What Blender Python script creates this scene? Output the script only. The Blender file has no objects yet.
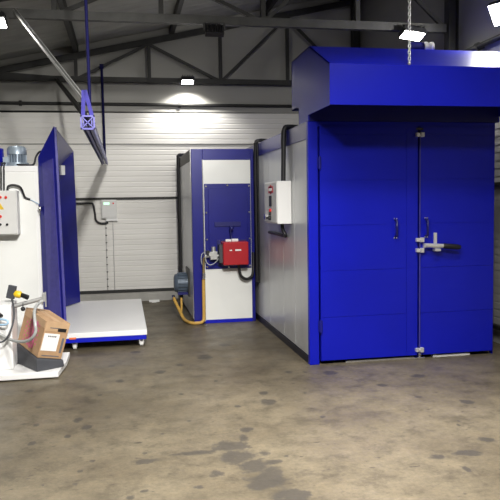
import bpy, math, random
from mathutils import Vector, Matrix
random.seed(7)
COL = bpy.context.scene.collection
SC = bpy.context.scene
V = Vector

# ------------------------------------------------------------------ camera
F, H = 666.0, 1.55
yaw, pit, rol = math.radians(10.7025), math.radians(4.14), math.radians(-0.8964)
fwd = V((math.sin(yaw)*math.cos(pit), math.cos(yaw)*math.cos(pit), -math.sin(pit)))
rt0 = V((math.cos(yaw), -math.sin(yaw), 0)); up0 = rt0.cross(fwd)
RT = math.cos(rol)*rt0 + math.sin(rol)*up0
UP = -math.sin(rol)*rt0 + math.cos(rol)*up0
CAM = V((0, 0, H))
cd = bpy.data.cameras.new('camera'); cam = bpy.data.objects.new('camera', cd); COL.objects.link(cam)
cd.sensor_width = 36; cd.lens = F/500*36; cd.clip_start = .05
cam.matrix_world = Matrix(((RT.x, UP.x, -fwd.x, 0), (RT.y, UP.y, -fwd.y, 0), (RT.z, UP.z, -fwd.z, H), (0, 0, 0, 1)))
SC.camera = cam
def at(px, py, ax, v):
    """surveying helper: the place where a sight line meets the plane (axis ax) = v"""
    d = RT*((px-250)/F) - UP*((py-250)/F) + fwd
    return CAM + d*((v-CAM[ax])/d[ax])

# ------------------------------------------------------------------ mesh builder
class MB:
    def __init__(s): s.v = []; s.f = []; s.sm = []
    def add(s, vs, fs, smooth=False):
        b = len(s.v); s.v += [tuple(x) for x in vs]
        for f in fs: s.f.append([i+b for i in f]); s.sm.append(smooth)
        return s
    def obox(s, c, ax, ay, az):
        c, ax, ay, az = V(c), V(ax), V(ay), V(az)
        vs = [c+i*ax+j*ay+k*az for k in (-1, 1) for j in (-1, 1) for i in (-1, 1)]
        fs = [(0,2,3,1),(4,5,7,6),(0,1,5,4),(2,6,7,3),(0,4,6,2),(1,3,7,5)]
        if ax.cross(ay).dot(az) < 0: fs = [f[::-1] for f in fs]
        return s.add(vs, fs)
    def box(s, x0, x1, y0, y1, z0, z1):
        return s.obox(((x0+x1)/2, (y0+y1)/2, (z0+z1)/2), ((x1-x0)/2, 0, 0), (0, (y1-y0)/2, 0), (0, 0, (z1-z0)/2))
    def bar(s, p, q, w, h, up=(0, 0, 1)):
        p, q = V(p), V(q); d = q-p; z = d.normalized(); u = V(up)
        if abs(z.dot(u)) > .98: u = V((0, 1, 0))
        a = z.cross(u).normalized(); b = a.cross(z)
        return s.obox((p+q)/2, a*w/2, d/2, b*h/2)
    def tube(s, pts, r, n=10, caps=True):
        pts = [V(p) for p in pts]; rings = []; m = len(pts); ref = None
        for i, p in enumerate(pts):
            t = (pts[min(i+1, m-1)]-pts[max(i-1, 0)]).normalized()
            if ref is None:
                ref = V((0, 0, 1)) if abs(t.z) < .9 else V((0, 1, 0))
                ref = (ref-t*ref.dot(t)).normalized()
            else: ref = (ref-t*ref.dot(t)).normalized()
            b = t.cross(ref); rr = r[i] if isinstance(r, (list, tuple)) else r
            rings.append([p+(ref*math.cos(2*math.pi*k/n)+b*math.sin(2*math.pi*k/n))*rr for k in range(n)])
        vs = [x for g in rings for x in g]
        fs = [(i*n+k, i*n+(k+1) % n, (i+1)*n+(k+1) % n, (i+1)*n+k) for i in range(m-1) for k in range(n)]
        s.add(vs, fs, True)
        if caps: s.add(rings[0], [list(range(n))[::-1]]); s.add(rings[-1], [list(range(n))])
        return s
    def cyl(s, p, q, r, n=20): return s.tube([p, q], r, n)
    def prism(s, pts, ext):
        pts = [V(p) for p in pts]; e = V(ext); n = len(pts)
        nn = V((0, 0, 0))
        for i in range(1, n-1): nn += (pts[i]-pts[0]).cross(pts[i+1]-pts[0])
        if nn.dot(e) > 0: pts = pts[::-1]
        vs = pts+[p+e for p in pts]
        return s.add(vs, [list(range(n))]+[list(range(n, 2*n))[::-1]]+[(i, i+n, (i+1) % n+n, (i+1) % n) for i in range(n)])
    def torus(s, c, a, b, R1, R2, r, n=12, m=6):
        c, a, b = V(c), V(a).normalized(), V(b).normalized(); w = a.cross(b)
        vs = []
        for i in range(n):
            t = 2*math.pi*i/n; e = a*math.cos(t)*R1+b*math.sin(t)*R2; d = (a*math.cos(t)+b*math.sin(t))
            for k in range(m):
                u = 2*math.pi*k/m; vs.append(c+e+d*math.cos(u)*r+w*math.sin(u)*r)
        return s.add(vs, [(i*m+k, ((i+1) % n)*m+k, ((i+1) % n)*m+(k+1) % m, i*m+(k+1) % m) for i in range(n) for k in range(m)], True)
    def ball(s, c, r, n=10):
        c = V(c); vs = []; m = n//2
        for i in range(m+1):
            t = math.pi*i/m
            for k in range(n): vs.append(c+V((math.sin(t)*math.cos(2*math.pi*k/n), math.sin(t)*math.sin(2*math.pi*k/n), math.cos(t)))*r)
        return s.add(vs, [(i*n+k, (i+1)*n+k, (i+1)*n+(k+1) % n, i*n+(k+1) % n) for i in range(m) for k in range(n)], True)

def catmull(pts, sub=8):
    P = [V(p) for p in pts]; P = [P[0]*2-P[1]]+P+[P[-1]*2-P[-2]]; out = []
    for i in range(1, len(P)-2):
        for k in range(sub):
            t = k/sub; a, b, c, d = P[i-1:i+3]
            out.append(.5*((2*b)+(c-a)*t+(2*a-5*b+4*c-d)*t*t+(3*b-a-3*c+d)*t**3))
    return out+[P[-2]]

def wloc(o):
    l = V((0, 0, 0))
    while o: l += o.location; o = o.parent
    return l
def build(name, mb, mat, parent=None, bevel=0, label=None, origin=None, seg=2):
    off = wloc(parent) if parent else (V(origin) if origin else V((0, 0, 0)))
    me = bpy.data.meshes.new(name)
    me.from_pydata([tuple(V(v)-off) for v in mb.v], [], mb.f)
    me.polygons.foreach_set('use_smooth', mb.sm); me.materials.append(mat); me.update()
    o = bpy.data.objects.new(name, me); COL.objects.link(o)
    if parent: o.parent = parent
    elif origin: o.location = off
    if bevel:
        b = o.modifiers.new('bevel', 'BEVEL'); b.width = bevel; b.segments = seg; b.limit_method = 'ANGLE'; b.angle_limit = math.radians(40)
    if label: o['label'] = label
    return o
def tag(o, label, cat, group=None, kind=None):
    o['label'] = label; o['category'] = cat
    if group: o['group'] = group
    if kind: o['kind'] = kind
    return o
def thing(name, loc, label, cat, group=None):
    o = bpy.data.objects.new(name, None); COL.objects.link(o); o.location = loc; o.empty_display_size = .1
    return tag(o, label, cat, group)
def struct(name, mb, mat, bevel=0):
    o = build(name, mb, mat, None, bevel); o['kind'] = 'structure'; return o
def copy_tree(src, loc, label):
    def cp(o, par):
        c = o.copy(); COL.objects.link(c)
        if par: c.parent = par
        for ch in list(o.children): cp(ch, c)
        return c
    r = cp(src, None); r.location = loc; r['label'] = label
    return r

# ------------------------------------------------------------------ materials
def mat(name, col, rough=.5, metal=0, var=0, vscale=6, bump=0, bscale=120, spec=.5, coat=0, stretch=(1, 1, 1), emit=None, rvar=0):
    m = bpy.data.materials.new(name); m.use_nodes = True; nt = m.node_tree; N = nt.nodes; L = nt.links
    b = N['Principled BSDF']; b.inputs['Roughness'].default_value = rough; b.inputs['Metallic'].default_value = metal
    b.inputs['Specular IOR Level'].default_value = spec
    if coat: b.inputs['Coat Weight'].default_value = coat; b.inputs['Coat Roughness'].default_value = .12
    g = N.new('ShaderNodeTexCoord'); mp = N.new('ShaderNodeMapping'); mp.inputs['Scale'].default_value = stretch
    L.new(g.outputs['Object'], mp.inputs[0])
    n = N.new('ShaderNodeTexNoise'); n.inputs['Scale'].default_value = vscale; n.inputs['Detail'].default_value = 6
    L.new(mp.outputs[0], n.inputs['Vector'])
    r = N.new('ShaderNodeValToRGB'); r.color_ramp.elements[0].position = .3; r.color_ramp.elements[1].position = .7
    v = var or .03
    r.color_ramp.elements[0].color = [c*(1-v) for c in col]+[1]
    r.color_ramp.elements[1].color = [min(1, c*(1+v)) for c in col]+[1]
    L.new(n.outputs['Fac'], r.inputs[0]); L.new(r.outputs[0], b.inputs['Base Color'])
    if rvar:
        mr = N.new('ShaderNodeMapRange'); mr.inputs['To Min'].default_value = max(.05, rough-rvar); mr.inputs['To Max'].default_value = rough+rvar
        L.new(n.outputs['Fac'], mr.inputs[0]); L.new(mr.outputs[0], b.inputs['Roughness'])
    if bump:
        n2 = N.new('ShaderNodeTexNoise'); n2.inputs['Scale'].default_value = bscale; n2.inputs['Detail'].default_value = 3
        L.new(mp.outputs[0], n2.inputs['Vector'])
        bp = N.new('ShaderNodeBump'); bp.inputs['Strength'].default_value = bump; bp.inputs['Distance'].default_value = .002
        L.new(n2.outputs['Fac'], bp.inputs['Height']); L.new(bp.outputs[0], b.inputs['Normal'])
    if emit:
        b.inputs['Emission Color'].default_value = list(emit[0])+[1]; b.inputs['Emission Strength'].default_value = emit[1]
    return m
BLUE = mat('blue_paint', (.003, .008, .42), .38, 0, .05, 3, .08, 260, spec=.35)
BLUE2 = mat('blue_paint_gloss', (.008, .010, .20), .30, 0, .08, 3, .05, 260)
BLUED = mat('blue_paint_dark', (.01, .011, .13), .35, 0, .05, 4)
BLUER = mat('dark_navy_rod', (.005, .005, .05), .75, 0, .05, 8, spec=.15)
NAVY = mat('navy_kick', (.006, .006, .016), .5, 0, .1, 8)
LAV = mat('blue_rail_paint', (.055, .05, .27), .42, 0, .15, 20)
WHITE = mat('white_powder_coat', (.80, .80, .79), .4, 0, .02, 3, .03, 300)
CREAM = mat('white_panel', (.82, .83, .80), .35, 0, .03, 3)
GREYBOX = mat('light_grey_enclosure', (.66, .66, .64), .45, 0, .03, 10)
GALV = mat('galvanised_sheet', (.60, .615, .62), .33, .35, .12, 2.2, .04, 90, stretch=(1, 1, .35), rvar=.10)
GALVT = mat('galvanised_tube', (.55, .55, .54), .4, .7, .12, 30)
GALVB = mat('galvanised_strip', (.30, .30, .29), .55, .1, .12, 30)
ZINC = mat('bright_zinc', (.78, .78, .76), .35, .6, .06, 40)
CHROME = mat('chrome', (.8, .8, .8), .18, 1, .02)
STEEL = mat('dark_steel', (.022, .022, .020), .6, .1, .25, 9, .1, 80)
STEELL = mat('grey_steel', (.05, .05, .046), .55, .2, .25, 9, .1, 80)
BLACK = mat('black_rubber', (.010, .010, .012), .5, 0, .1, 40)
CHAR = mat('charcoal_plastic', (.05, .053, .062), .5, 0, .08, 12, .05, 300)
RED = mat('red_cover', (.42, .012, .02), .35, 0, .05, 8)
CARD = mat('cardboard', (.42, .26, .14), .8, 0, .10, 14, .1, 200)
CARDL = mat('cardboard_tape', (.50, .33, .19), .6, 0, .06, 14)
PINK = mat('pink_print', (.58, .13, .24), .8, 0, .15, 60)
PAPER = mat('paper', (.82, .82, .80), .7, 0, .02, 10)
INK = mat('ink', (.12, .12, .13), .8, 0, .1, 50)
YELL = mat('yellow_gas_hose', (.55, .33, .07), .5, 0, .2, 60, .3, 200)
YELP = mat('yellow_plastic', (.75, .50, .02), .4, 0, .05, 30)
MOTOR = mat('motor_grey_blue', (.10, .13, .17), .42, .2, .12, 20)
MOTORL = mat('motor_light', (.30, .36, .42), .38, .4, .1, 20)
HOSE = mat('clear_grey_hose', (.36, .37, .36), .35, 0, .1, 40)
HOSEB = mat('light_blue_hose', (.35, .52, .68), .35, 0, .05, 40)
ORANGE = mat('orange_sticker', (.75, .16, .05), .5)
BRASS = mat('brass', (.55, .42, .18), .35, .9, .1, 60)
CONC = mat('plinth_concrete', (.42, .41, .38), .85, 0, .12, 5, .3, 60)
def emat(name, col, s): return mat(name, (.9, .9, .9), .4, emit=(col, s))
LAMP = emat('flood_lens', (1, .97, .90), 40)
LAMPD = emat('flood_lens_dim', (1, .97, .90), 12)
GREENLED = emat('green_display', (.25, 1, .45), 1.2)
REDLED = mat('red_lamp', (.70, .03, .02), .3)

def wall_mat(name, col, vs=.5):
    m = mat(name, col, .55, 0, .06, 1.4, .05, 150, stretch=(.35, .35, 3))
    return m
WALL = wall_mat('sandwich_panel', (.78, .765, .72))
WALLDIM = wall_mat('dimmed_panel', (.33, .325, .295))  # darkened panel copy: weaker light high on the wall is put into its colour
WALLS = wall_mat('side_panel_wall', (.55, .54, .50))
ROOF = mat('roof_sheet', (.34, .34, .31), .7, 0, .15, 2)

# floor: worn concrete, stains kept as an attribute of the slab itself
def floor_mat():
    m = bpy.data.materials.new('worn_concrete'); m.use_nodes = True; nt = m.node_tree; N = nt.nodes; L = nt.links
    b = N['Principled BSDF']; b.inputs['Specular IOR Level'].default_value = .25; g = N.new('ShaderNodeTexCoord')
    def noise(s, d=6, rough=.6, st=(1, 1, 1)):
        mp = N.new('ShaderNodeMapping'); mp.inputs['Scale'].default_value = st; L.new(g.outputs['Object'], mp.inputs[0])
        n = N.new('ShaderNodeTexNoise'); n.inputs['Scale'].default_value = s; n.inputs['Detail'].default_value = d; n.inputs['Roughness'].default_value = rough
        L.new(mp.outputs[0], n.inputs['Vector']); return n.outputs['Fac']
    def ramp(fac, stops):
        r = N.new('ShaderNodeValToRGB'); e = r.color_ramp.elements
        while len(e) < len(stops): e.new(.5)
        for x, (p, c) in zip(e, stops): x.position = p; x.color = (c if len(c) == 4 else list(c)+[1])
        L.new(fac, r.inputs[0]); return r.outputs[0]
    def mix(fac, a, bb, mode='MIX'):
        x = N.new('ShaderNodeMix'); x.data_type = 'RGBA'; x.blend_type = mode
        if hasattr(fac, 'is_linked'): L.new(fac, x.inputs['Factor'])
        else: x.inputs['Factor'].default_value = fac
        for s, i in ((a, 'A'), (bb, 'B')):
            k = [q for q in x.inputs if q.name == i and q.type == 'RGBA'][0]
            if hasattr(s, 'is_linked'): L.new(s, k)
            else: k.default_value = list(s)+[1]
        return [q for q in x.outputs if q.type == 'RGBA'][0]
    base = ramp(noise(1.1, 8, .62), [(.3, (.082, .067, .045)), (.52, (.126, .105, .071)), (.72, (.172, .145, .100))])
    patch = ramp(noise(5.5, 8, .75), [(.36, (.66, .66, .66)), (.5, (.98, .98, .97)), (.66, (1.16, 1.14, 1.10))])
    c = mix(1.0, base, patch, 'MULTIPLY')
    fine = ramp(noise(38, 4, .7), [(.3, (.80, .80, .80)), (.7, (1.12, 1.12, 1.12))])
    c = mix(1.0, c, fine, 'MULTIPLY')
    specks = ramp(noise(19, 3, .5, (.6, 1.6, 1)), [(.66, (0, 0, 0)), (.72, (1, 1, 1))])
    c = mix(specks, c, (.048, .040, .031))
    pale = ramp(noise(23, 5, .75, (1.7, .8, 1)), [(.70, (0, 0, 0)), (.76, (.5, .5, .5))])
    c = mix(pale, c, (.28, .26, .22))
    a = N.new('ShaderNodeAttribute'); a.attribute_name = 'stain'
    e = N.new('ShaderNodeMath'); e.operation = 'MULTIPLY_ADD'; L.new(noise(11, 6, .72), e.inputs[0]); e.inputs[1].default_value = 1.5; L.new(a.outputs['Fac'], e.inputs[2])
    st = ramp(e.outputs[0], [(.66, (0, 0, 0)), (.84, (.78, .78, .78))])
    c = mix(st, c, (.042, .038, .033))
    L.new(c, b.inputs['Base Color'])
    rr = ramp(noise(3, 5, .6), [(.3, (.34, .34, .34)), (.7, (.55, .55, .55))]); L.new(rr, b.inputs['Roughness'])
    bp = N.new('ShaderNodeBump'); bp.inputs['Strength'].default_value = .25; bp.inputs['Distance'].default_value = .004
    L.new(noise(45, 6, .7), bp.inputs['Height']); L.new(bp.outputs[0], b.inputs['Normal'])
    return m
STAINS = [(230,446,25,6),(238,457,24,9),(254,466,20,10),(268,480,26,10),(290,495,24,9),(258,486,14,8),(272,462,13,3),(273,471,14,6),(215,474,9,4),
 (268,402,10,4),(264,393,6,2),(247,430,8,3),(243,438,6,4),(264,453,7,3),(148,461,22,3),(196,453,25,2.5),(32,443,5,2.5),(36,425,4,2),(78,420,5,3),
 (87,427,6,3),(80,471,4,2),(92,461,3,2),(42,485,4,2),(75,484,4,2),(30,391,5,1.6),(39,407,4,1.6),(68,436,4,2),(199,487,7,2),(145,491,6,2),(130,498,5,2.5),
 (145,453,4,1.6),(162,434,2.5,1.2),(181,394,3,1.2),(216,381,3,1.2),(238,406,4,1.6),(189,421,3,1.2),(418,376,9,2.5),(383,385,7,2),(468,402,9,3),
 (418,397,6,1.5),(430,416,2,1.2),(458,421,2.2,1.2),(459,425,2.4,1.2),(464,381,2.2,1.2),(486,440,10,4),(468,453,18,4),(437,457,10,3.5),(467,469,5,4),
 (423,492,8,5),(322,417,3.5,1.3),(286,456,4,1.5),(305,393,3,1.5),(330,373,8,3),(120,381,6,2),(160,372,8,2),(205,357,9,3),(135,352,6,1.5),(225,345,7,2),(180,365,5,1.5),
 (288,372,5,1.5),(305,372,3,1.5),(112,366,5,1.5),(100,395,4,1.5)]
X0, X1, Y0, Y1 = -6.0, 3.9, -6.0, 10.68
sx0, sx1, sy0, sy1, st = -1.4, 3.9, 3.3, 8.3, .02
xs = [X0]+[sx0+i*st for i in range(int((sx1-sx0)/st))]+[X1]
ys = [Y0]+[sy0+i*st for i in range(int((sy1-sy0)/st)+1)]+[Y1]
ells = []
for cx, cy, rx, ry in STAINS:
    a = at(cx-rx, cy, 2, 0); b = at(cx+rx, cy, 2, 0); c = at(cx, cy-ry, 2, 0); d = at(cx, min(cy+ry, 540), 2, 0); m = at(cx, cy, 2, 0)
    ells.append((m.x, m.y, max(.018, abs(b.x-a.x)/2), max(.025, abs(c.y-d.y)/2)))
fm = MB(); nx, ny = len(xs), len(ys)
fm.v = [(x, y, 0) for y in ys for x in xs]
fm.f = [(j*nx+i, j*nx+i+1, (j+1)*nx+i+1, (j+1)*nx+i) for j in range(ny-1) for i in range(nx-1)]
fm.sm = [False]*len(fm.f)
floor = struct('floor', fm, floor_mat())
vals = [0.0]*(nx*ny)
for (mx, my, rx, ry) in ells:
    i0 = max(1, int((mx-2*rx-sx0)/st)); i1 = min(nx-1, int((mx+2*rx-sx0)/st)+3)
    j0 = max(1, int((my-2*ry-sy0)/st)); j1 = min(ny-1, int((my+2*ry-sy0)/st)+3)
    for j in range(j0, j1):
        for i in range(i0, i1):
            q = math.hypot((xs[i]-mx)/rx, (ys[j]-my)/ry)
            t = max(0, min(1, (1.45-q)/1.0))
            k = j*nx+i; vals[k] = max(vals[k], t*.62)
att = floor.data.attributes.new('stain', 'FLOAT', 'POINT'); att.data.foreach_set('value', [v-.42 for v in vals])

# ------------------------------------------------------------------ room shell
def zr(x): return 3.90+.22*x           # underside of the rafters
def ribwall(x0, x1, z0, z1, y, pitch=.083, dep=.0035):
    mb = MB(); prof = []; z = z0
    while z < z1-1e-6:
        zt = min(z+pitch, z1)
        prof += [(y, z), (y, z+(zt-z)*.72), (y+dep, z+(zt-z)*.80), (y+dep, z+(zt-z)*.92)]; z = zt
    prof.append((y, z1)); n = len(prof)
    mb.add([(x0, a, b) for a, b in prof]+[(x1, a, b) for a, b in prof], [(i, i+n, i+n+1, i+1) for i in range(n-1)])
    mb.box(x0, x1, y+.02, y+.12, z0, z1)
    return mb
WB = 10.68
struct('wall_back', ribwall(X0, X1, .16, 2.982, WB), WALL)
struct('wall_back_upper', MB().prism([(X0, WB, 2.982), (X1, WB, 2.982), (X1, WB, zr(X1)+.35), (X0, WB, zr(X0)+.35)], (0, .12, 0)), WALLDIM)
struct('baseboard_back', MB().box(X0, X1, WB-.02, WB+.12, 0, .16), CONC)
rw = MB(); rw.box(3.90, 4.02, Y0, WB, 0, 3.14)
for k in range(36): rw.box(3.895, 3.90, Y0, WB, .12+k*.083, .12+k*.083+.062)
struct('wall_right', rw, WALLS)
struct('wall_right_upper', MB().box(3.90, 4.02, Y0, WB, 3.14, 5.2), WALLDIM)
struct('wall_left', MB().box(X0-.12, X0, Y0, WB, 0, 3.2), WALLDIM)
struct('wall_front', MB().prism([(X0, Y0, 0), (X1, Y0, 0), (X1, Y0, zr(X1)+.35), (X0, Y0, zr(X0)+.35)], (0, -.12, 0)), WALLDIM)
cm = MB(); z_off = .20
n = 80; prof = []
for i in range(n):                                # trapezoidal roof sheet, ribs run up the slope
    y = Y0+(WB-Y0)*i/n; w = (WB-Y0)/n
    prof += [(y, 0), (y+w*.35, 0), (y+w*.45, .006), (y+w*.9, .006)]
m_ = len(prof)
cm.add([(X0, y, zr(X0)+z_off+d) for y, d in prof]+[(X1, y, zr(X1)+z_off+d) for y, d in prof], [(i, i+1, i+m_+1, i+m_) for i in range(m_-1)])
cm.prism([(X0, Y0, zr(X0)+.27), (X1, Y0, zr(X1)+.27), (X1, Y0, zr(X1)+.35), (X0, Y0, zr(X0)+.35)], (0, WB-Y0, 0))
struct('ceiling', cm, ROOF)
struct('trim_1', MB().box(X0, X1, WB-.035, WB-.001, 1.615, 1.65), STEEL)
struct('trim_2', MB().box(X0, X1, WB-.05, WB-.001, .155, .195), STEEL)
struct('trim_3', MB().box(3.855, 3.893, Y0, WB-.06, 1.68, 1.715), STEEL)
struct('trim_4', MB().box(3.85, 3.893, Y0, WB-.06, .16, .20), STEEL)
struct('trim_5', MB().box(X0, X1, WB-.012, WB-.0005, 2.475, 2.485), STEELL)

# roof trusses
def truss(y, zb, label, cw, mchord):
    t = thing('roof_truss', (0, y, zb), label, 'truss', None)
    build('bottom_chord', MB().box(-5.9, 3.70, y-.035, y+.035, zb-cw/2, zb+cw/2), mchord, t)
    build('rafter', MB().bar((-5.9, y, zr(-5.9)+.02), (3.70, y, zr(3.70)+.02), .06, .085), STEEL, t)
    nodes = [-2.85+1.09*k for k in range(-1, 6)]     # web points along the chord
    nodes = [-2.83, -1.73, -.64, .455, 1.56, 2.64, 3.70]
    for k, x in enumerate(nodes[:-1]):
        if zr(x) > zb+.15: build('vertical', MB().box(x-.025, x+.025, y-.025, y+.025, zb+cw/2, zr(x)), STEEL, t)
    for k in range(len(nodes)-1):
        a, b = nodes[k], nodes[k+1]
        if k % 2 == 0: p, q = (a, zb if zr(a) > zb else zr(a)), (b, zr(b))
        else: p, q = (a, zr(a)), (b, zb)
        if k == 0: continue
        # the pattern: up to .455, down to 1.56, up to 2.64, down to 3.70
        if k % 2 == 0: p, q = (a, zb), (b, zr(b)-.02)
        else: p, q = (a, zr(a)-.02), (b, zb)
        if abs(p[1]-q[1]) < .05: continue
        build('diagonal', MB().bar((p[0], y, p[1]), (q[0], y, q[1]), .04, .04), STEEL, t)
    return t
truss(10.5, 3.435, 'dark steel roof truss close against the ribbed end wall', .075, STEEL)
truss(7.27, 3.50, 'grey steel roof truss spanning above the blue oven roof', .09, STEELL)
for x, lab in ((-2.08, 'purlin nearest the low eave end'), (-.63, 'dark roof purlin passing above the hanging blue rail'), (.82, 'dark roof purlin over the bare wall, above the small glinting floodlight'), (2.27, 'dark roof purlin meeting the trusses above the tall blue oven'), (3.60, 'dark roof purlin along the tall side wall')):
    o = build('roof_purlin', MB().obox((x, (Y0+WB)/2, zr(x)+.13), (.03, 0, .0066), (0, (WB-Y0)/2-.01, 0), (0, 0, .07)), STEEL)
    tag(o, 'dark steel '+lab if not lab.startswith('dark') else lab, 'purlin', 'purlins under the roof sheets')
for y, lab in ((7.27, 'dark steel column on the side wall under the nearer truss end'), (10.5, 'dark steel column in the far corner behind the oven roof')):
    cmn = MB(); x = 3.78
    cmn.box(x-.06, x-.05, y-.06, y+.06, 0, zr(x)+.05); cmn.box(x+.05, x+.06, y-.06, y+.06, 0, zr(x)+.05); cmn.box(x-.05, x+.05, y-.006, y+.006, 0, zr(x)+.05)
    tag(build('steel_column', cmn, STEEL), lab, 'column', 'columns on the side wall')
# pipes along the walls, with clamps
pp = thing('wall_pipe', (0, 10.652, 3.09), 'dark steel pipe clamped along the ribbed end wall under the truss', 'pipe')
build('pipe', MB().cyl((X0+.05, 10.652, 3.09), (3.66, 10.652, 3.09), .024, 10), STEEL, pp)
for x in (-1.5, .9): build('clamp', MB().cyl((x, 10.645, 3.09), (x+.04, 10.645, 3.09), .034, 10).box(x, x+.04, 10.645, 10.679, 3.05, 3.13), STEEL, pp)
pp = thing('wall_pipe', (3.83, 6, 3.19), 'dark steel pipe along the side wall below the bright floodlight', 'pipe')
build('pipe', MB().cyl((3.83, Y0+.05, 3.19), (3.83, 7.2, 3.19), .03, 10), STEEL, pp)
for y in (6.75, 4.0): build('clamp', MB().cyl((3.83, y, 3.19), (3.83, y+.04, 3.19), .045, 10).box(3.83, 3.9, y, y+.04, 3.17, 3.21), STEEL, pp)

# ------------------------------------------------------------------ floodlights
def flood(loc, aim, label, lens, w=.30, h=.22, top=None, up=(0, 1, 0)):
    loc = V(loc); d = V(aim).normalized(); t = thing('floodlight', loc, label, 'floodlight', 'floodlights under the roof')
    a = d.cross(V(up)).normalized(); b = a.cross(d)
    hs = MB().obox(loc-d*.035, a*w/2, b*h/2, d*.03)
    for k in range(7): hs.obox(loc-d*.08+a*(k-3)*w*.13, a*.004, b*h*.4, d*.02)
    build('housing', hs, BLACK, t, .004)
    build('lens', MB().obox(loc-d*.003, a*(w/2-.015), b*(h/2-.015), d*.006), lens, t)
    if top is not None:
        br = MB()
        for s_ in (-1, 1):
            p = loc-d*.04+a*s_*(w/2+.01); br.bar(p, (p.x, p.y, top), .02, .006, up=d)
        br.bar((loc-d*.04+a*(w/2+.01)).xy.to_3d()+V((0, 0, top)), (loc-d*.04-a*(w/2+.01)).xy.to_3d()+V((0, 0, top)), .02, .006)
        build('bracket', br, STEEL, t)
    return t
def spot(loc, aim, power, size=120, blend=.6, rad=.1, col=(1, .975, .935)):
    l = bpy.data.lights.new('lamp_or_fill_light', 'SPOT'); l.energy = power; l.spot_size = math.radians(size); l.spot_blend = blend; l.shadow_soft_size = rad; l.color = col
    o = bpy.data.objects.new('lamp_or_fill_light', l); COL.objects.link(o); o.location = loc; o.rotation_euler = V(aim).to_track_quat('-Z', 'Y').to_euler()
    return o
def area(loc, aim, power, sx=.4, sy=.3, col=(1, .975, .935)):
    l = bpy.data.lights.new('lamp_or_fill_light', 'AREA'); l.shape = 'RECTANGLE'; l.size = sx; l.size_y = sy; l.energy = power; l.color = col
    o = bpy.data.objects.new('lamp_or_fill_light', l); COL.objects.link(o); o.location = loc; o.rotation_euler = V(aim).to_track_quat('-Z', 'Y').to_euler()
    return o
flood((1.03, 10.40, 3.40), (0, -.30, -1), 'small bright floodlight washing the ribbed end wall below it', LAMP, .20, .14, 3.44)
flood((1.01, 7.23, 3.36), (0, .9, -.5), 'floodlight turned away with a small glint, hung from the nearer truss', LAMPD, .20, .12, 3.46)
flood((3.25, 7.16, 3.38), (-.12, -.30, -1), 'floodlight with a lit slanted lens hung behind the chain over the oven', LAMP, .26, .18, 3.50)
flood((-1.225, 7.16, 3.365), (.1, -.4, -.9), 'floodlight with a lit lens hung from the nearer truss at the low eave side', LAMP, .26, .18, 3.47)
flood((3.74, 6.16, 3.37), (-.75, -.35, -.55), 'glaring floodlight on the side wall just above the oven roof', LAMP, .26, .24, None, up=(0, 0, 1))
bpy.data.objects['floodlight.004']
build('bracket', MB().bar((3.77, 6.18, 3.39), (3.90, 6.20, 3.44), .03, .03), STEEL, bpy.data.objects['floodlight.004'])

spot((1.03, 10.40, 3.36), (0, .15, -1), 75, 135, .5, .03)
spot((3.22, 7.13, 3.33), (-.15, -.35, -1), 12, 140, .5, .06)
spot((-1.225, 7.12, 3.31), (.1, -.4, -.9), 20, 140, .5, .06)
spot((1.01, 7.27, 3.33), (0, .7, -.7), 40, 150, .5, .06)
spot((3.66, 6.12, 3.33), (-.65, .35, -.35), 70, 160, .6, .08)
# unseen lights: inferred truss floods, plus spots added to brighten doors, booth, wall, floor
spot((2.3, 3.9, 3.95), (-.02, .12, -1), 260, 115, 1, .18)
spot((.3, 3.6, 3.7), (-.05, .12, -1), 800, 115, 1, .18)
spot((-.1, 2.1, 3.82), V((1.9, 6, .1))-V((-.1, 2.1, 3.82)), 500, 52, 1, .15)  # added unseen spot, aimed to brighten the lower doors
spot((1.9, 2.7, 3.9), (.03, .06, -1), 1500, 85, 1, .15)  # unseen, added to brighten the floor toward the camera
spot((.5, .7, 3.8), V((-.7, 8.5, .75))-V((.5, .7, 3.8)), 1900, 48, 1, .15)  # added unseen spot, aimed to brighten booth and end wall
spot((.15, 2.2, 3.7), (-.03, .08, -1), 620, 85, 1, .15)  # second added spot, lifts the near floor on the left
area((1.6, 1.5, 4.2), (-.05, 1, -.6), 40, .5, .35)

# ------------------------------------------------------------------ curing oven
OX0, OX1, OY, OYB, OZ = 1.70, 3.585, 6.0, 9.9, 2.28
ov = thing('curing_oven', (2.64, 7.9, 0), 'tall blue walk-in curing oven with double doors and overhanging blue hood', 'oven')
build('body', MB().box(OX0+.02, OX1-.01, OY+.05, OYB, .02, OZ-.01), BLUED, ov)
seams = [6.04, 6.553, 7.05, 7.763, 8.43, 9.2, 9.9]
for a, b in zip(seams, seams[1:]):
    build('side_panel', MB().box(OX0+.002, OX0+.03, a+.004, b-.004, .075, 2.135), GALV, ov, .003)
build('top_trim', MB().box(OX0-.008, OX0+.03, OY+.04, OYB, 2.125, OZ).box(OX0-.01, OX1, OY+.04, OYB, OZ-.004, OZ+.004), BLUE2, ov, .003, 'dark blue trim band along the top')
build('kick_strip', MB().box(OX0-.006, OX0+.03, OY+.04, OYB, 0, .07), NAVY, ov)
build('corner_post', MB().box(OX0-.008, OX0+.085, OY-.01, OY+.05, 0, OZ), BLUE, ov, .004)
build('corner_post', MB().box(OX1-.012, OX1, OY+.002, OY+.05, 0, OZ), BLUE, ov)
build('lintel', MB().box(OX0+.085, OX1-.012, OY-.004, OY+.05, 2.235, OZ), BLUE, ov)
sz = [.035, .45, .89, 1.317, 1.739, 2.16, 2.235]
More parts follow.
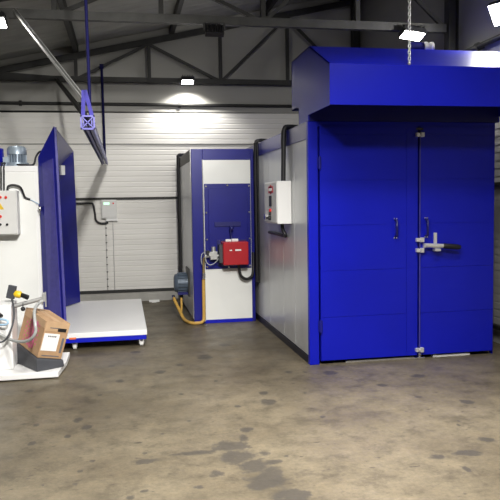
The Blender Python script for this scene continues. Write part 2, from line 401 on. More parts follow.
def leaf(x0, x1, stile):
    mb = MB().box(x0, x1, OY-.012, OY+.05, .035, 2.235)
    xa, xb = (x0, x1-.115) if stile else (x0, x1)
    for a, b in zip(sz, sz[1:]): mb.box(xa+.002, xb-.002, OY-.016, OY-.011, a+.002, b-.002)
    if stile: mb.box(x1-.113, x1-.002, OY-.016, OY-.011, .037, 2.233)
    return build('door', mb, BLUE, ov)
d1 = leaf(1.803, 2.775, True); d2 = leaf(2.795, 3.572, False)
for d, x in ((d1, 2.544), (d2, 2.857)):
    h = build('handle', MB().tube([(x, OY-.016, 1.20), (x, OY-.06, 1.20), (x, OY-.06, 1.355), (x, OY-.016, 1.355)], .010, 8), BLUED, d)
    for z in (1.185, 1.37):
        for s_ in (-1, 1): build('bolt', MB().cyl((x+s_*.012, OY-.015, z), (x+s_*.012, OY-.024, z), .006, 8), CHROME, d)
for z in (1.90, .37): build('hinge', MB().cyl((1.796, OY-.03, z-.06), (1.796, OY-.03, z+.06), .012, 10).box(1.775, 1.815, OY-.024, OY-.014, z-.05, z+.05), BLUE2, d1)
build('locking_rod', MB().cyl((2.790, OY-.028, .03), (2.790, OY-.028, 2.20), .0065, 8), LAV, d2)
for z in (2.16, 1.160, 1.06, .09):
    build('latch_roller', MB().box(2.748, 2.782, OY-.05, OY-.014, z-.018, z+.018).box(2.788, 2.826, OY-.055, OY-.014, z-.022, z+.022).cyl((2.765, OY-.03, z), (2.81, OY-.03, z), .015, 10), ZINC, d2, .004, 'bright roller latch')
build('floor_bolt', MB().box(2.735, 2.83, OY-.06, OY+.01, .0, .022).cyl((2.79, OY-.03, .02), (2.79, OY-.03, .06), .014, 10), CHROME, ov, .004, 'chrome floor bolt plate')
build('name_plate', MB().box(2.755, 2.825, OY-.021, OY-.014, 2.205, 2.225), STEELL, d1)
lv = build('latch_lever', MB().box(2.825, 2.86, OY-.06, OY-.014, 1.085, 1.125).tube([(2.83, OY-.06, 1.108), (2.90, OY-.068, 1.104), (3.02, OY-.075, 1.098)], .021, 10), ZINC, ov, 0, 'bright latch lever with a black grip')
build('grip', MB().tube([(3.00, OY-.074, 1.098), (3.02, OY-.075, 1.098), (3.16, OY-.08, 1.084), (3.185, OY-.08, 1.082)], [.018, .026, .026, .018], 12), BLACK, lv, 0, 'black rubber grip')
build('latch_bracket', MB().box(2.934, 2.966, OY-.035, OY-.014, 1.045, 1.225).box(2.92, 2.98, OY-.09, OY-.03, 1.05, 1.075), ZINC, lv, .004, 'zinc upright bracket')
build('threshold_gap_light', MB().box(2.05, 2.75, OY+.004, OY+.05, 0, .014), GALVT, ov)  # sill pieces in grey and white: uneven gap light put into their colour
build('threshold_gap_light', MB().box(2.95, 3.34, OY+.004, OY+.05, 0, .020), PAPER, ov, 0, 'white sill strip painted as light in the gap under the doors')
# hood over the doors
hp = [(5.34, 2.34), (5.34, 2.675), (5.95, 2.95), (6.60, 2.94), (6.60, 2.455), (6.34, 2.445), (6.34, 2.285), (6.0, 2.285), (6.0, 2.34)]
t_ = .012
def shell(pts):
    mb = MB()
    for (a, b), (c, d) in zip(pts, pts[1:]):
        e = V((0, c-a, d-b)).normalized(); n2 = V((0, e.z, -e.y))
        mb.prism([(OX0, a, b), (OX0, c, d), V((OX0, c, d))+n2*t_, V((OX0, a, b))+n2*t_], (1.93, 0, 0))
    return mb
hm = shell([(5.34, 2.34), (5.34, 2.675), (5.95, 2.95), (6.60, 2.94), (6.60, 2.455), (6.34, 2.445), (6.34, 2.285)])
for x in (OX0, OX0+1.93-t_): hm.prism([(x, a, b) for a, b in hp], (t_, 0, 0))
hood = build('hood', hm, BLUE, ov)
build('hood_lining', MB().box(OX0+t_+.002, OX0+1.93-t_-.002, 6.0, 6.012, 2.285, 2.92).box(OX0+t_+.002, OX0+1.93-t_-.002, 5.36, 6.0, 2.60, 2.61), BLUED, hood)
build('seam_flange', MB().box(OX0-.004, OX0+.012, 5.336, 5.344, 2.34, 2.675), BLUE, hood)
ya = 6.25; xa_, xb_ = at(409, 47, 1, ya).x, at(432, 47, 1, ya).x
vc = build('vent_duct', MB().cyl((xa_, ya, 3.035), (xb_-.10, ya, 3.035), .052, 20).box(xa_+.05, xa_+.10, ya-.03, ya+.03, 2.93, 3.0), BLUED, hood)
build('duct_collar', MB().cyl((xb_-.10, ya, 3.035), (xb_-.06, ya, 3.035), .060, 20).cyl((xb_-.03, ya, 3.035), (xb_, ya, 3.035), .060, 20).cyl((xb_-.06, ya, 3.035), (xb_-.03, ya, 3.035), .045, 20), ZINC, vc, 0, 'bright duct collar')
# control box on the oven's side
cb = build('control_box', MB().box(1.549, OX0, 6.652, 7.262, 1.317, 1.758), WHITE, ov, .008, 'white control box on the oven side')
bx = 1.549
build('cover', MB().box(bx-.006, bx+.004, 6.665, 7.25, 1.33, 1.745), GREYBOX, cb, .003)
build('label_plate', MB().cyl((bx-.006, 6.93, 1.675), (bx-.009, 6.93, 1.675), .05, 20).box(bx-.009, bx-.006, 6.82, 7.04, 1.64, 1.71), REDLED, cb, 0, 'red oval maker plate')
lw = MB()
for k in range(4): lw.box(bx-.0115, bx-.009, 6.86+k*.04, 6.885+k*.04, 1.66, 1.69)
build('lettering', lw, PAPER, cb)
build('display', MB().box(bx-.014, bx-.006, 6.89, 6.99, 1.50, 1.61), BLACK, cb, .002, 'black temperature display')
build('push_button', MB().cyl((bx-.006, 6.93, 1.455), (bx-.025, 6.93, 1.455), .018, 14), REDLED, cb, 0, 'red button')
build('push_button', MB().cyl((bx-.006, 6.95, 1.42), (bx-.022, 6.95, 1.42), .02, 14), BLACK, cb, 0, 'black button')
build('rotary_switch', MB().cyl((bx-.006, 7.12, 1.385), (bx-.035, 7.12, 1.385), .032, 16), CHROME, cb, 0, 'bright rotary switch')
build('rotary_switch', MB().cyl((bx-.006, 6.95, 1.375), (bx-.03, 6.95, 1.375), .022, 16).box(bx-.04, bx-.03, 6.90, 7.02, 1.365, 1.385), BLACK, cb, 0, 'black rotary switch')
c1 = build('cable_conduit', MB().tube(catmull([(1.655, 6.82, 1.755), (1.66, 6.82, 2.0), (1.665, 6.82, 2.22), (1.675, 6.82, 2.30), (1.73, 6.83, 2.325), (2.0, 6.86, 2.31), (2.3, 6.9, 2.305)]), .025, 12).tube(catmull([(1.668, 6.90, 2.10), (1.668, 6.90, 2.24), (1.68, 6.90, 2.30), (1.73, 6.9, 2.31), (2.2, 6.95, 2.30)]), .013, 8), BLACK, ov, 0, 'black conduit over the oven edge')
build('cable_conduit', MB().tube(catmull([(1.64, 6.84, 1.32), (1.645, 6.82, 1.25), (1.665, 6.80, 1.20), (1.676, 6.85, 1.182), (1.68, 7.1, 1.185), (1.68, 7.65, 1.19)]), .018, 10), BLACK, ov)
for dy, r in ((0, .020), (-.16, .010)):
    build('cable_conduit', MB().tube(catmull([(1.668, 8.36+dy, .52), (1.668, 8.36+dy, 1.4), (1.668, 8.36+dy, 2.20), (1.672, 8.36+dy, 2.29), (1.72, 8.37+dy, 2.325), (1.95, 8.38+dy, 2.305)]), r, 10), BLACK, ov)

# hoist chain
ch = MB(); cx = at(409.5, 60, 1, 5.33).x; z = 2.70; k = 0
while z < zr(cx)+.02:
    ch.torus((cx, 5.335, z), (1, 0, 0) if k % 2 else (0, 1, 0), (0, 0, 1), .0105, .017, .0045, 10, 5); z += .026; k += 1
ch.ball((cx, 5.335, 2.688), .014)
tag(build('hoist_chain', ch, ZINC, origin=(cx, 5.335, 2.69)), 'bright steel chain hanging straight down onto the oven hood edge', 'chain')

# ------------------------------------------------------------------ burner cabinet
BX0, BX1, BY, BYB, BZ = .855, 1.655, 8.43, 10.30, 2.225
bc = thing('burner_cabinet', (1.25, 9.4, 0), 'blue and white burner cabinet with a red burner, standing behind the oven', 'cabinet')
build('body', MB().box(BX0+.01, BX1, BY+.012, BYB, .02, BZ-.004), BLUED, bc)
build('corner_post', MB().box(BX0, 1.0, BY-.004, BY+.05, 0, BZ), BLUE2, bc, .006)
build('corner_post', MB().box(1.612, BX1, BY-.004, BY+.05, 0, BZ), BLUE2, bc, .006)
build('top_trim', MB().box(1.0, 1.612, BY-.003, BY+.05, 2.085, BZ), BLUE2, bc, .003)
build('kick_strip', MB().box(1.0, 1.612, BY-.003, BY+.05, 0, .045), BLUE, bc)
build('front_panel', MB().box(1.0, 1.612, BY, BY+.012, .045, 2.085), CREAM, bc)
build('edge_strip', MB().box(.992, 1.004, BY-.008, BY, .03, 2.09), CHROME, bc, 0, 'bright edge strip')
build('side_panel', MB().box(BX0, BX0+.02, BY+.06, 9.35, .05, 2.08), GALV, bc, .003)
build('side_panel', MB().box(BX0, BX0+.02, 9.36, BYB, .05, 2.08), GALV, bc, .003)
build('side_trim', MB().box(BX0-.006, BX0+.02, BY+.05, BYB, 2.08, BZ), STEELL, bc, .003)
build('edge_strip', MB().box(BX0-.006, BX0+.003, BY+.042, BY+.058, .02, BZ), CHROME, bc)
for y, z in ((10.22, 2.24), (10.05, 2.25)):
    build('cable_conduit', MB().tube(catmull([(BX0-.022, y, .10), (BX0-.022, y, 1.2), (BX0-.022, y, 2.17), (BX0-.01, y, z+.01), (BX0+.04, y, z+.025), (1.2, y, z+.01)]), .018, 10), BLACK, bc)
pl = build('burner_plate', MB().box(1.012, 1.606, BY-.016, BY, .70, 1.785).box(1.06, 1.565, BY-.028, BY-.016, .745, 1.73), BLUE2, bc, .004, 'blue bolted burner plate')
for z in (.73, 1.08, 1.42, 1.755):
    for x in (1.033, 1.587): build('bolt', MB().cyl((x, BY-.016, z), (x, BY-.026, z), .012, 8), CHROME, pl)
for x in (1.22, 1.40, 1.31):
    for z in ((.72, 1.765) if x == 1.31 else ()): build('bolt', MB().cyl((x, BY-.016, z), (x, BY-.026, z), .012, 8), CHROME, pl)
build('slot_cover', MB().box(1.135, 1.47, BY-.045, BY-.026, 1.24, 1.30), BLUED, pl, .003)
bu = build('burner', MB().box(1.205, 1.525, BY-.27, BY-.05, .765, 1.055), RED, bc, .012, 'red burner head')
build('flange', MB().box(1.16, 1.545, BY-.05, BY-.028, .75, 1.07), BLUED, bu)
build('maker_mark', MB().box(1.285, 1.315, BY-.274, BY-.27, .945, .958), PAPER, bu, 0, 'small white mark')
build('lettering', MB().box(1.355, 1.43, BY-.274, BY-.27, .942, .962), PAPER, bu, 0, 'white lettering strip')
build('housing', MB().box(1.165, 1.215, BY-.2, BY-.05, .79, 1.02), CHAR, bu, .004)
build('lifting_knob', MB().tube([(1.335, BY-.12, 1.055), (1.335, BY-.12, 1.10), (1.335, BY-.03, 1.23)], .014, 8).ball((1.335, BY-.14, 1.22), .03), BLUED, bu)
build('sight_cap', MB().cyl((1.25, BY-.17, 1.066), (1.32, BY-.17, 1.066), .02, 10).cyl((1.33, BY-.16, 1.068), (1.41, BY-.16, 1.068), .022, 10), PAPER, bu, 0, 'white cap on the burner top')
gv = build('gas_valve', MB().box(1.06, 1.15, BY-.14, BY-.05, .83, .93).cyl((1.0, BY-.10, .875), (1.205, BY-.10, .875), .02, 10).cyl((1.105, BY-.10, .84), (1.105, BY-.10, .99), .028, 12).cyl((1.07, BY-.15, .90), (1.07, BY-.05, .90), .03, 12), GALVT, bc, .004, 'metal gas valve beside the burner')
build('valve_handle', MB().box(1.01, 1.05, BY-.14, BY-.09, .885, .945), BLACK, gv)
build('pressure_tube', MB().tube(catmull([(1.0, BY-.11, .87), (1.01, BY-.13, .80), (1.06, BY-.14, .765), (1.13, BY-.13, .80), (1.18, BY-.11, .86)]), .006, 6).tube(catmull([(1.0, BY-.1, .93), (.955, BY-.11, .90), (.945, BY-.12, .82), (.955, BY-.125, .77)]), .006, 6), HOSE, gv)
build('burner_cable', MB().tube(catmull([(1.425, BY-.12, .77), (1.43, BY-.11, .68), (1.46, BY-.10, .60), (1.53, BY-.09, .565), (1.60, BY-.07, .60), (1.625, BY-.04, .70), (1.63, BY-.02, .9)]), .019, 10), BLACK, bc)
# blower motor low on the side
mt = build('blower_motor', MB().cyl((.70, 9.12, .455), (.835, 9.12, .455), .125, 24), MOTOR, bc, 0, 'grey blower motor')
build('end_cap', MB().tube([(.655, 9.12, .455), (.665, 9.12, .455), (.70, 9.12, .455)], [.085, .118, .132], 24), MOTOR, mt)
fins = MB()
for k in range(20):
    t = 2*math.pi*k/20; d = V((0, math.cos(t), math.sin(t))); fins.obox(V((.765, 9.12, .455))+d*.13, (.06, 0, 0), d*.012, V((1, 0, 0)).cross(d)*.003)
build('cooling_fins', fins, MOTOR, mt)
build('mounting_flange', MB().box(.835, .856, 8.92, 9.32, .28, .66), STEELL, mt, .004)
build('motor_foot', MB().box(.70, .84, 9.02, 9.22, .30, .335), BLUED, mt)
# gas hose
gh = thing('gas_hose', (.96, 8.36, 0), 'yellow braided gas hose running down the burner cabinet corner and along the floor', 'hose')
build('hose', MB().tube(catmull([(.975, BY-.065, .60), (.972, BY-.065, .30), (.97, BY-.07, .10), (.955, BY-.08, .045), (.90, BY-.08, .025), (.80, BY-.03, .025), (.74, 8.62, .035), (.70, 8.80, .12), (.655, 8.92, .22), (.64, 8.98, .27)]), .021, 10), YELL, gh)
build('upper_hose', MB().tube(catmull([(.975, BY-.065, .60), (.978, BY-.07, .74), (.98, BY-.08, .83), (.985, BY-.095, .852)]), .016, 10), BRASS, gh)
build('fitting', MB().cyl((.975, BY-.065, .58), (.976, BY-.065, .66), .026, 8), CHROME, gh)
build('fitting', MB().cyl((.642, 8.975, .262), (.63, 9.01, .292), .024, 8), CHROME, gh)
build('branch_hose', MB().tube(catmull([(.715, 8.76, .09), (.73, 8.86, .17), (.735, 8.93, .27)]), .015, 8), YELL, gh)
tag(build('offcut', MB().box(.36, .52, 10.50, 10.56, 0, .03).box(.40, .47, 10.45, 10.50, 0, .02), PAPER), 'white offcut lying on the floor at the foot of the wall', 'scrap')

# ------------------------------------------------------------------ wall junction box with cable
jb = thing('junction_box', (-.217, WB-.03, 1.32), 'light grey junction box with a green display on the ribbed wall', 'switch box')
yb = WB-.09
jx0, jx1 = -.335, -.10
build('enclosure', MB().box(jx0, jx1, yb, WB-.001, 1.325, 1.615), GREYBOX, jb, .008)
build('lid', MB().box(jx0+.02, jx1-.005, yb-.008, yb, 1.345, 1.60), GREYBOX, jb, .004)
build('display', MB().box(jx0+.04, jx0+.125, yb-.011, yb-.006, 1.54, 1.575), GREENLED, jb, 0, 'green lit display')
build('red_lamp', MB().cyl((jx1-.05, yb-.006, 1.56), (jx1-.05, yb-.02, 1.56), .013, 10), REDLED, jb)
build('base_plate', MB().box(jx0+.07, jx1+.01, yb+.005, WB-.001, 1.285, 1.325), WHITE, jb)
for dx in (.06, .17): build('conduit', MB().cyl((jx0+dx, WB-.02, .2), (jx0+dx, WB-.02, 1.29), .006, 6), GALVT, jb)
for k in range(9): build('clip', MB().box(jx0+.05, jx0+.075, WB-.03, WB-.001, .25+k*.115, .262+k*.115), STEELL, jb)
tag(build('power_cable', MB().tube(catmull([(-.72, 10.60, 1.565), (-.50, 10.62, 1.565), (-.455, 10.62, 1.54), (-.435, 10.62, 1.42), (-.42, 10.62, 1.30), (-.36, 10.62, 1.255), (-.29, 10.62, 1.25), (-.235, 10.62, 1.265)]), .016, 10), BLACK), 'black cable drooping from the blue booth into the grey wall box', 'cable')

# ------------------------------------------------------------------ platform trolley
pt = thing('platform_trolley', (.2-.5, 8.4, 0), 'low white-topped platform on castors with a blue edge frame', 'trolley')
px0, px1, py0, py1 = -.80, .215, 7.20, 9.60
build('deck', MB().box(px0, px1, py0, py1, .135, .19), WHITE, pt, .004)
build('frame', MB().box(px0+.01, px1-.01, py0+.005, py0+.05, .085, .135).box(px0+.01, px1-.01, py1-.05, py1, .085, .135).box(px0+.01, px0+.05, py0+.05, py1-.05, .085, .135).box(px1-.05, px1-.005, py0+.05, py1-.05, .085, .135), BLUE, pt, .003)
build('sticker', MB().box(-.60, -.53, py0-.003, py0+.002, .125, .145), ORANGE, pt)
for x in (-.55, .155):
    for y in (7.28, 9.5):
        c = build('castor', MB().box(x-.03, x+.03, y-.03, y+.03, .078, .086).box(x-.026, x-.020, y-.025, y+.03, .03, .08).box(x+.020, x+.026, y-.025, y+.03, .03, .08), CHROME, pt)
        build('wheel', MB().cyl((x-.017, y+.01, .036), (x+.017, y+.01, .036), .036, 18), PAPER, c)

# ------------------------------------------------------------------ spray booth
sb = thing('spray_booth', (-1.4, 8.3, 0), 'white powder spray booth with tall flared blue wings opening over the platform', 'booth')
CX, CY = -.852, 7.2
build('cabinet', MB().box(-2.1, CX, CY, 9.3, 0, 1.955), WHITE, sb, .008)
build('top_band', MB().box(-2.1, CX-.004, CY-.006, CY, 1.895, 1.95), WHITE, sb, .003)
build('access_panel', MB().box(-2.0, CX-.035, CY-.008, CY, .12, 1.885), CREAM, sb, .003)
# flared wings and canopy, thin folded sheets
def slab(pts, t): 
    p = [V(x) for x in pts]; nn = (p[1]-p[0]).cross(p[2]-p[0]).normalized()
    return MB().prism(p, nn*t)
A0, A1, E0, E1 = (-.835, 7.22, .205), (-.835, 7.22, 2.03), (-.612, 7.0, .205), (-.645, 7.0, 2.325)
G0, G1, F0, F1 = (-.835, 8.98, .205), (-.835, 8.98, 2.0), (-.618, 9.4, .205), (-.640, 9.4, 2.27)
w1 = build('wing', slab([A0, E0, E1, A1], .02), BLUE2, sb)
lerp = lambda a, b, t: V(a).lerp(V(b), t)
inner = [lerp(A0, E0, .28)+V((0, -.004, .1)), lerp(A0, E0, .9)+V((0, -.004, .1)), lerp(A1, E1, .9)+V((0, -.004, -.28)), lerp(A1, E1, .28)+V((0, -.004, -.14))]
build('wing_sheet', slab([x+V((-.014, -.014, 0)) for x in inner], .008), LAV, w1)
build('edge_rim', MB().bar(V(E0)+V((0, -.006, 0)), V(E1)+V((0, -.006, 0)), .022, .022), LAV, w1)
build('wing', slab([G0, G1, F1, F0], .02), BLUE2, sb)
build('canopy', slab([A1, E1, F1, G1], .02), BLUE2, sb)
build('filter_wall', MB().box(CX, CX+.012, 7.24, 8.97, .21, 2.0), BLUED, sb)
build('reflection_patch', MB().obox((-.75, 8.86, 1.99), (.012, -.02, 0), (.02, .03, .0), (0, 0, .06)), PAPER, sb, 0, 'white patch painted as a reflection inside')  # white piece stands in for a reflection on the booth's inner sheet
# fan motor on the roof
fm_ = build('fan_motor', MB().cyl((-1.09, 7.45, 2.00), (-1.09, 7.45, 2.09), .085, 24), MOTOR, sb, 0, 'grey blue fan motor on the booth roof')
build('fan_cowl', MB().tube([(-1.09, 7.45, 2.085), (-1.09, 7.45, 2.15), (-1.09, 7.45, 2.172)], [.100, .098, .080], 24), MOTORL, fm_)
ff = MB()
for k in range(18):
    t = 2*math.pi*k/18; d = V((math.cos(t), math.sin(t), 0)); ff.obox(V((-1.09, 7.45, 2.045))+d*.088, d*.010, V((0, 0, 1)).cross(d)*.003, (0, 0, .045))
build('cooling_fins', ff, MOTORL, fm_)
build('motor_flange', MB().cyl((-1.09, 7.45, 1.955), (-1.09, 7.45, 2.0), .12, 24), MOTORL, fm_)
build('terminal_box', MB().box(-1.225, -1.165, 7.38, 7.48, 1.96, 2.06), MOTORL, fm_, .004)
build('fan_housing', MB().cyl((-1.45, 7.6, 1.955), (-1.45, 7.6, 2.16), .20, 28), BLUE, sb, .004, 'blue fan housing on the booth roof')
build('roof_cable', MB().tube(catmull([(-1.08, 7.34, 1.975), (-.98, 7.3, 1.968), (-.91, 7.32, 1.975), (-.885, 7.36, 2.06), (-.85, 7.42, 2.115), (-.79, 7.5, 2.11)]), .011, 8), BLACK, sb)
# control cabinet on the booth
kb = build('control_box', MB().box(-1.50, -1.045, 7.02, CY-.008, 1.255, 1.70), GREYBOX, sb, .006, 'light grey switch box with buttons on the booth')
build('cover', MB().box(-1.49, -1.055, 7.005, 7.02, 1.265, 1.69), GREYBOX, kb, .004)
def btn(px, py, m, r=.013, n='push_button'):
    p = at(px, py, 1, 7.005); build(n, MB().cyl((p.x, 7.006, p.z), (p.x, 6.988, p.z), r, 12), m, kb)
for px in (.5, 6): btn(px, 197.3, REDLED)
for px in (.5, 7.3): btn(px, 224.5, BLACK, .012)
btn(.6, 216.5, REDLED, .014, 'indicator_lamp')
p = at(-.6, 209.5, 1, 7.005)
build('warning_sign', MB().prism([(p.x-.045, 7.005, p.z), (p.x+.045, 7.005, p.z), (p.x, 7.005, p.z+.078)], (0, -.003, 0)), YELP, kb, 0, 'yellow triangle with a black lightning bolt')
build('lightning_bolt', MB().prism([(p.x-.006, 7.002, p.z+.055), (p.x+.006, 7.002, p.z+.055), (p.x-.002, 7.002, p.z+.036), (p.x+.010, 7.002, p.z+.036), (p.x-.003, 7.002, p.z+.008), (p.x-.001, 7.002, p.z+.028), (p.x-.012, 7.002, p.z+.028)], (0, -.001, 0)), BLACK, kb)
for px in (.7, 3.6):
    a = at(px, 166, 1, 7.15); build('supply_cable', MB().tube(catmull([(a.x, 7.12, 1.70), (a.x, 7.15, 1.85), (a.x, 7.17, 1.95), (a.x, 7.24, 1.985), (a.x-.05, 7.34, 1.99)]), .008, 8), BLACK, kb)
pts = [at(7.5, 190.5, 1, 7.12), at(8.2, 186.5, 1, 7.12), at(13, 185, 1, 7.13), at(20, 187, 1, 7.14), at(23.2, 193, 1, 7.16), at(25, 197.3, 1, 7.17), at(30, 199.5, 1, 7.18)]
build('signal_cable', MB().tube(catmull(pts), .011, 8), BLACK, kb)
build('signal_wire', MB().tube([at(29, 199, 1, 7.18), at(34, 201.5, 1, 7.18), at(39.5, 204.5, 1, 7.17)], .004, 6), HOSEB, kb)
p = at(40, 209, 1, 7.17)
ps = build('pressure_switch', MB().cyl(p-V((0, 0, .02)), p+V((0, 0, .03)), .017, 12).ball(p+V((0, -.01, -.005)), .022).cyl(p-V((0, 0, .06)), p, .008, 8), CHROME, sb, 0, 'small chrome switch at the wing edge')
build('bracket', MB().box(p.x-.01, p.x+.03, 7.16, 7.20, p.z+.02, p.z+.05), BLUED, ps)

# ------------------------------------------------------------------ overhead rail
RX, RZ, RY0, RY1 = -.250, 2.18, 5.34, 10.45
rl = thing('overhead_rail', (RX, 7.6, RZ), 'blue slotted overhead rail hung from the roof above the platform', 'rail')
tr = MB()
for s_ in (-1, 1):
    tr.box(RX+s_*.03-.004, RX+s_*.03+.004, RY0, RY1, RZ-.02, RZ+.05)
    tr.box(RX+s_*.018-.012, RX+s_*.018+.012, RY0, RY1, RZ-.024, RZ-.018)
tr.box(RX-.034, RX+.034, RY0, RY1, RZ+.05, RZ+.056)
build('track', tr, LAV, rl)
for sx_, zb_, zt_ in ((-1, -.045, .0), (1, -.045, .0)):
    poly = [(RY0+.02, RZ+zt_)]; y = RY0+.02
    while y < RY1-.10:
        poly += [(y, RZ+zb_), (y+.04, RZ+zb_), (y+.04, RZ+zt_-.012), (y+.09, RZ+zt_-.012)]; y += .09
    poly += [(y, RZ+zt_)]
    build('toothed_strip', MB().prism([(RX+sx_*.036, a, b) for a, b in poly], (sx_*.008, 0, 0)), BLUED, rl)
ep = MB().box(RX-.055, RX+.055, RY0-.008, RY0, RZ-.055, RZ-.042).box(RX-.055, RX+.055, RY0-.008, RY0, RZ+.042, RZ+.055).box(RX-.055, RX-.042, RY0-.008, RY0, RZ-.055, RZ+.055).box(RX+.042, RX+.055, RY0-.008, RY0, RZ-.055, RZ+.055)
ep.bar((RX-.045, RY0-.004, RZ-.045), (RX+.045, RY0-.004, RZ+.045), .008, .014, up=(0, 1, 0)); ep.bar((RX-.045, RY0-.004, RZ+.045), (RX+.045, RY0-.004, RZ-.045), .008, .014, up=(0, 1, 0))
build('end_plate', ep, LAV, rl)
hx = at(88, 90, 1, 5.6).x
build('hanger_rod', MB().tube([(hx+.012, 5.6, RZ+.05), (hx, 5.6, zr(hx)+.1)], .013, 8), BLUER, rl)
p = at(101.5, 66, 1, 10.43)
build('hanger_rod', MB().tube([(RX, 10.43, RZ+.05), (p.x, 10.43, p.z)], .02, 8).box(p.x-.03, p.x+.03, 10.42, 10.475, p.z-.03, p.z+.03), BLUER, rl)
hs = at(83.5, 90, 1, 5.3)
build('hanger_strap', MB().bar((RX-.035, RY0+.03, RZ+.05), (hs.x, 5.30, hs.z), .008, .03, up=(1, 0, 0)).bar((RX+.035, RY0+.03, RZ+.05), (hs.x+.01, 5.30, hs.z), .008, .03, up=(1, 0, 0)).bar((RX+.03, RY0+.5, RZ+.05), (hs.x+.01, 5.34, hs.z), .008, .02, up=(1, 0, 0)), LAV, rl)
b0 = at(14, 9, 1, 7.25); b1 = at(85, 100, 1, 5.4)
build('brace', MB().bar(b0+V((.012, 0, 0)), b1+V((.010, 0, 0)), .007, .024).bar(b0-V((.010, 0, .01)), b1-V((.010, 0, .01)), .007, .024), GALVB, rl, 0, 'pale galvanised brace up to the nearer truss')
b0 = at(57, 80, 1, 10.45); b1 = at(93, 126, 1, 7.0)
build('brace', MB().bar(b0, b1+V((.0, 0, 0)), .04, .05), STEEL, rl)

# ------------------------------------------------------------------ powder feed unit
pu = thing('powder_feed_unit', (-1.0, 6.3, 0), 'white powder feed unit with a low base tray and charcoal box ramp', 'machine')
base = [(-1.7, 6.06), (-.612, 6.08), (-.572, 6.50), (-.572, 6.88), (-1.7, 6.88)]
build('base_tray', MB().prism([(x, y, .012) for x, y in base], (0, 0, .05)), WHITE, pu, .006)
build('column', MB().box(-1.7, -1.02, 6.26, 6.60, .062, .655), WHITE, pu, .012)
# cardboard box frame: P2 near top corner; edge vectors a (to near), b (across), c (up)
K_ = .952
P2 = CAM + (V((-.735, 6.436, .464))-CAM)*K_
a_ = V((.23878, -.41519, -.07746))*K_; b_ = V((.20441, .12800, -.05597))*K_; c_ = V((.09899, -.00737, .34465))*K_
La, Lb, Lc = a_.length, b_.length, c_.length
a2, b_, c_ = a_/La, b_/Lb, c_/Lc
ctr = P2 - a2*La/2 + b_*Lb/2 - c_*Lc/2
low = P2 - c_*Lc
# ramp follows the box bottom
def gp(u, v, off=-.003): return low - a2*La*u + b_*Lb*v + c_*off
rc = [gp(-.03, -.06), gp(-.03, 1.08), gp(1.0, 1.08), gp(1.0, -.06)]
mb = MB(); top = [V(p) for p in rc]; bot = [V((p.x, p.y, .063)) for p in rc]
bot = [b+(b-sum(bot, V((0, 0, 0)))/4)*.04 for b in bot]
for b in bot: b.z = .063
mb.add(top+bot, [(0, 1, 2, 3), (7, 6, 5, 4), (0, 4, 5, 1), (1, 5, 6, 2), (2, 6, 7, 3), (3, 7, 4, 0)])
nrm = (top[1]-top[0]).cross(top[2]-top[0])
if nrm.z < 0: mb.f = [f[::-1] for f in mb.f]
ramp_o = build('box_ramp', mb, CHAR, pu, .012, 'charcoal tilted ramp')
ap0 = at(7, 308, 1, 6.4); ap1 = at(44.5, 298, 1, 6.42)
arm = build('holder_arm', MB().tube([ap0, ap1], .019, 10), GALVB, pu, 0, 'galvanised gun holder arm')
build('arm_bracket', MB().box(ap0.x-.02, ap0.x+.035, 6.36, 6.42, ap0.z-.05, ap0.z+.03), GALVT, arm, .003)
q = ap1
build('clamp', MB().box(q.x-.02, q.x+.012, q.y-.025, q.y+.02, q.z-.03, q.z+.05).box(q.x-.035, q.x-.015, q.y-.02, q.y+.02, q.z-.005, q.z+.02).cyl(q+V((.012, -.02, .06)), q+V((.012, -.02, -.08)), .008, 8).cyl(q+V((-.014, -.02, .02)), q+V((-.02, -.02, -.06)), .007, 8), GALVT, arm, .003)
h0 = at(23, 303, 1, 6.38)
build('hook', MB().tube([h0, h0-V((.002, 0, .035))], .004, 6).ball(h0-V((.002, 0, .055)), .022), BLACK, arm)
# box
cbx = thing('cardboard_box', tuple(low), 'brown cardboard box with pink print tilted on the charcoal ramp', 'box')
build('carton', MB().obox(ctr, a2*La/2, b_*Lb/2, c_*Lc/2), CARD, cbx, .004)
build('flap_seam', MB().obox(P2-a2*La/2+b_*Lb*.5+c_*.001, a2*La/2*.995, b_*.025, c_*.001), CARDL, cbx)
build('lid_band', MB().obox(P2+a2*.0012+b_*Lb/2-c_*.045, a2*.0012, b_*Lb*.49, c_*.044).obox(P2-b_*.0012-a2*La/2-c_*.035, b_*.0012, a2*La*.49, c_*.034), CARDL, cbx)
wl = P2+a2*.002
build('paper_label', MB().obox(wl+b_*Lb*.36-c_*Lc*.56, a2*.0012, b_*Lb*.32, c_*Lc*.235), PAPER, cbx, 0, 'white paper label')
tx = MB()
for k in range(5): tx.obox(wl+a2*.0015+b_*(.055+k*.017)-c_*Lc*.40, a2*.0006, b_*.006, c_*.007)
build('printed_text', tx, INK, cbx)
build('hand_hole', MB().obox(wl+b_*Lb*.72-c_*Lc*.21, a2*.0015, b_*.042, c_*.016), BLACK, cbx)
build('hand_hole', MB().obox(wl+b_*Lb*.42-c_*Lc*.17, a2*.0015, b_*.05, c_*.004), INK, cbx)
build('printed_text', MB().obox(wl+b_*Lb*.5-c_*Lc*.93, a2*.0015, b_*Lb*.36, c_*.004).obox(wl+b_*Lb*.86-c_*Lc*.63, a2*.0015, b_*.010, c_*.07), INK, cbx)
pk = MB()
for i in range(6):
    for j in range(6):
        if (i, j) in ((0, 0), (5, 5)): continue
        u = .17+.115*i; v = .20+.125*j
        cc = P2-b_*.002-a2*La*(.93-u*.95)-c_*Lc*(v+.03*(i % 2))
        r = .024 if 1 < i < 5 else .013
        pk.prism([cc+(a2*math.cos(math.pi*k/3)+c_*math.sin(math.pi*k/3))*r for k in range(6)], -b_*.0012)
build('pink_print', pk, PINK, cbx, 0, 'pink printed hexagons')
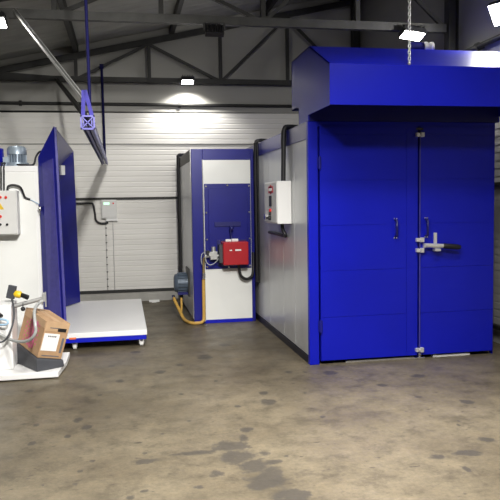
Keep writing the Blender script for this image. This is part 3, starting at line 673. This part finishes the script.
# spray gun on the arm
g0 = at(11.5, 292, 1, 6.42); gx = RT; gu = UP
sg = thing('spray_gun', tuple(at(14, 302, 1, 6.42)), 'black and yellow spray gun resting on the holder arm', 'spray gun')
build('nozzle_shield', MB().obox(g0, (RT*.93-UP*.2).normalized()*.036, (UP*.93+RT*.2).normalized()*.062, fwd*.02), CHAR, sg, .006)
build('gun_rest', MB().cyl(at(12, 299, 1, 6.42), at(12.2, 301.0, 1, 6.42), .010, 8), BLACK, sg)
g1 = at(14, 293.5, 1, 6.42); g2 = at(21.5, 295, 1, 6.40); g3 = at(28, 297.5, 1, 6.38)
build('gun_body', MB().tube([g1, g1.lerp(g2, .3), g1.lerp(g2, .8), g2], [.022, .034, .034, .022], 14), YELP, sg, 0, 'yellow gun body')
build('trigger_ring', MB().torus(g1.lerp(g2, .6), gx, gu, .026, .026, .009), BLACK, sg)
build('gun_grip', MB().tube([g1.lerp(g2, .9), g2, g3], [.014, .022, .024], 10), BLACK, sg, 0, 'black gun grip')
Yh = 6.14
tag(build('powder_hose', MB().tube(catmull([at(42.5, 301, 1, 6.36), at(38, 304, 1, 6.3), at(34.5, 311, 1, 6.05), at(35, 322, 1, 5.92), at(35.5, 332, 1, 5.9), at(31, 339, 1, 5.92), at(24, 341.5, 1, 6.0), at(15, 341, 1, 6.1), at(7, 338, 1, 6.2), at(-3, 333, 1, 6.24)]), .014, 10), HOSE), 'pale grey powder hose looping in front of the tilted cardboard box', 'hose')
tag(build('gun_cable', MB().tube(catmull([at(12.5, 300, 1, 6.38), at(14, 312, 1, 6.22), at(13, 323, 1, 6.18), at(9, 334, 1, 6.12), at(4, 341, 1, 6.12), at(-4, 343, 1, 6.12)]), .008, 8), CHAR), 'thin dark cable falling from the spray gun', 'cable')
tag(build('air_hose', MB().tube(catmull([at(-3, 319.5, 1, 6.2), at(4, 319.5, 1, 6.18), at(8, 321.5, 1, 6.17), at(6, 324.5, 1, 6.17), at(-3, 325, 1, 6.2)]), .010, 8), HOSEB), 'light blue air hose loop on the white column', 'hose')
tag(build('air_coupling', MB().cyl(at(-1, 314, 1, 6.24), at(1.5, 316, 1, 6.2), .016, 10), BLACK), 'black air coupling on the white column above the blue loop', 'coupling')

# ------------------------------------------------------------------ world and view
w = bpy.data.worlds.new('world'); SC.world = w; w.use_nodes = True
w.node_tree.nodes['Background'].inputs[0].default_value = (.5, .5, .5, 1); w.node_tree.nodes['Background'].inputs[1].default_value = .05
SC.view_settings.view_transform = 'Standard'; SC.view_settings.look = 'None'; SC.view_settings.gamma = 1; SC.view_settings.exposure = 0
SC.cycles.use_denoising = True
SC.cycles.sample_clamp_indirect = 4
SC.cycles.max_bounces = 8
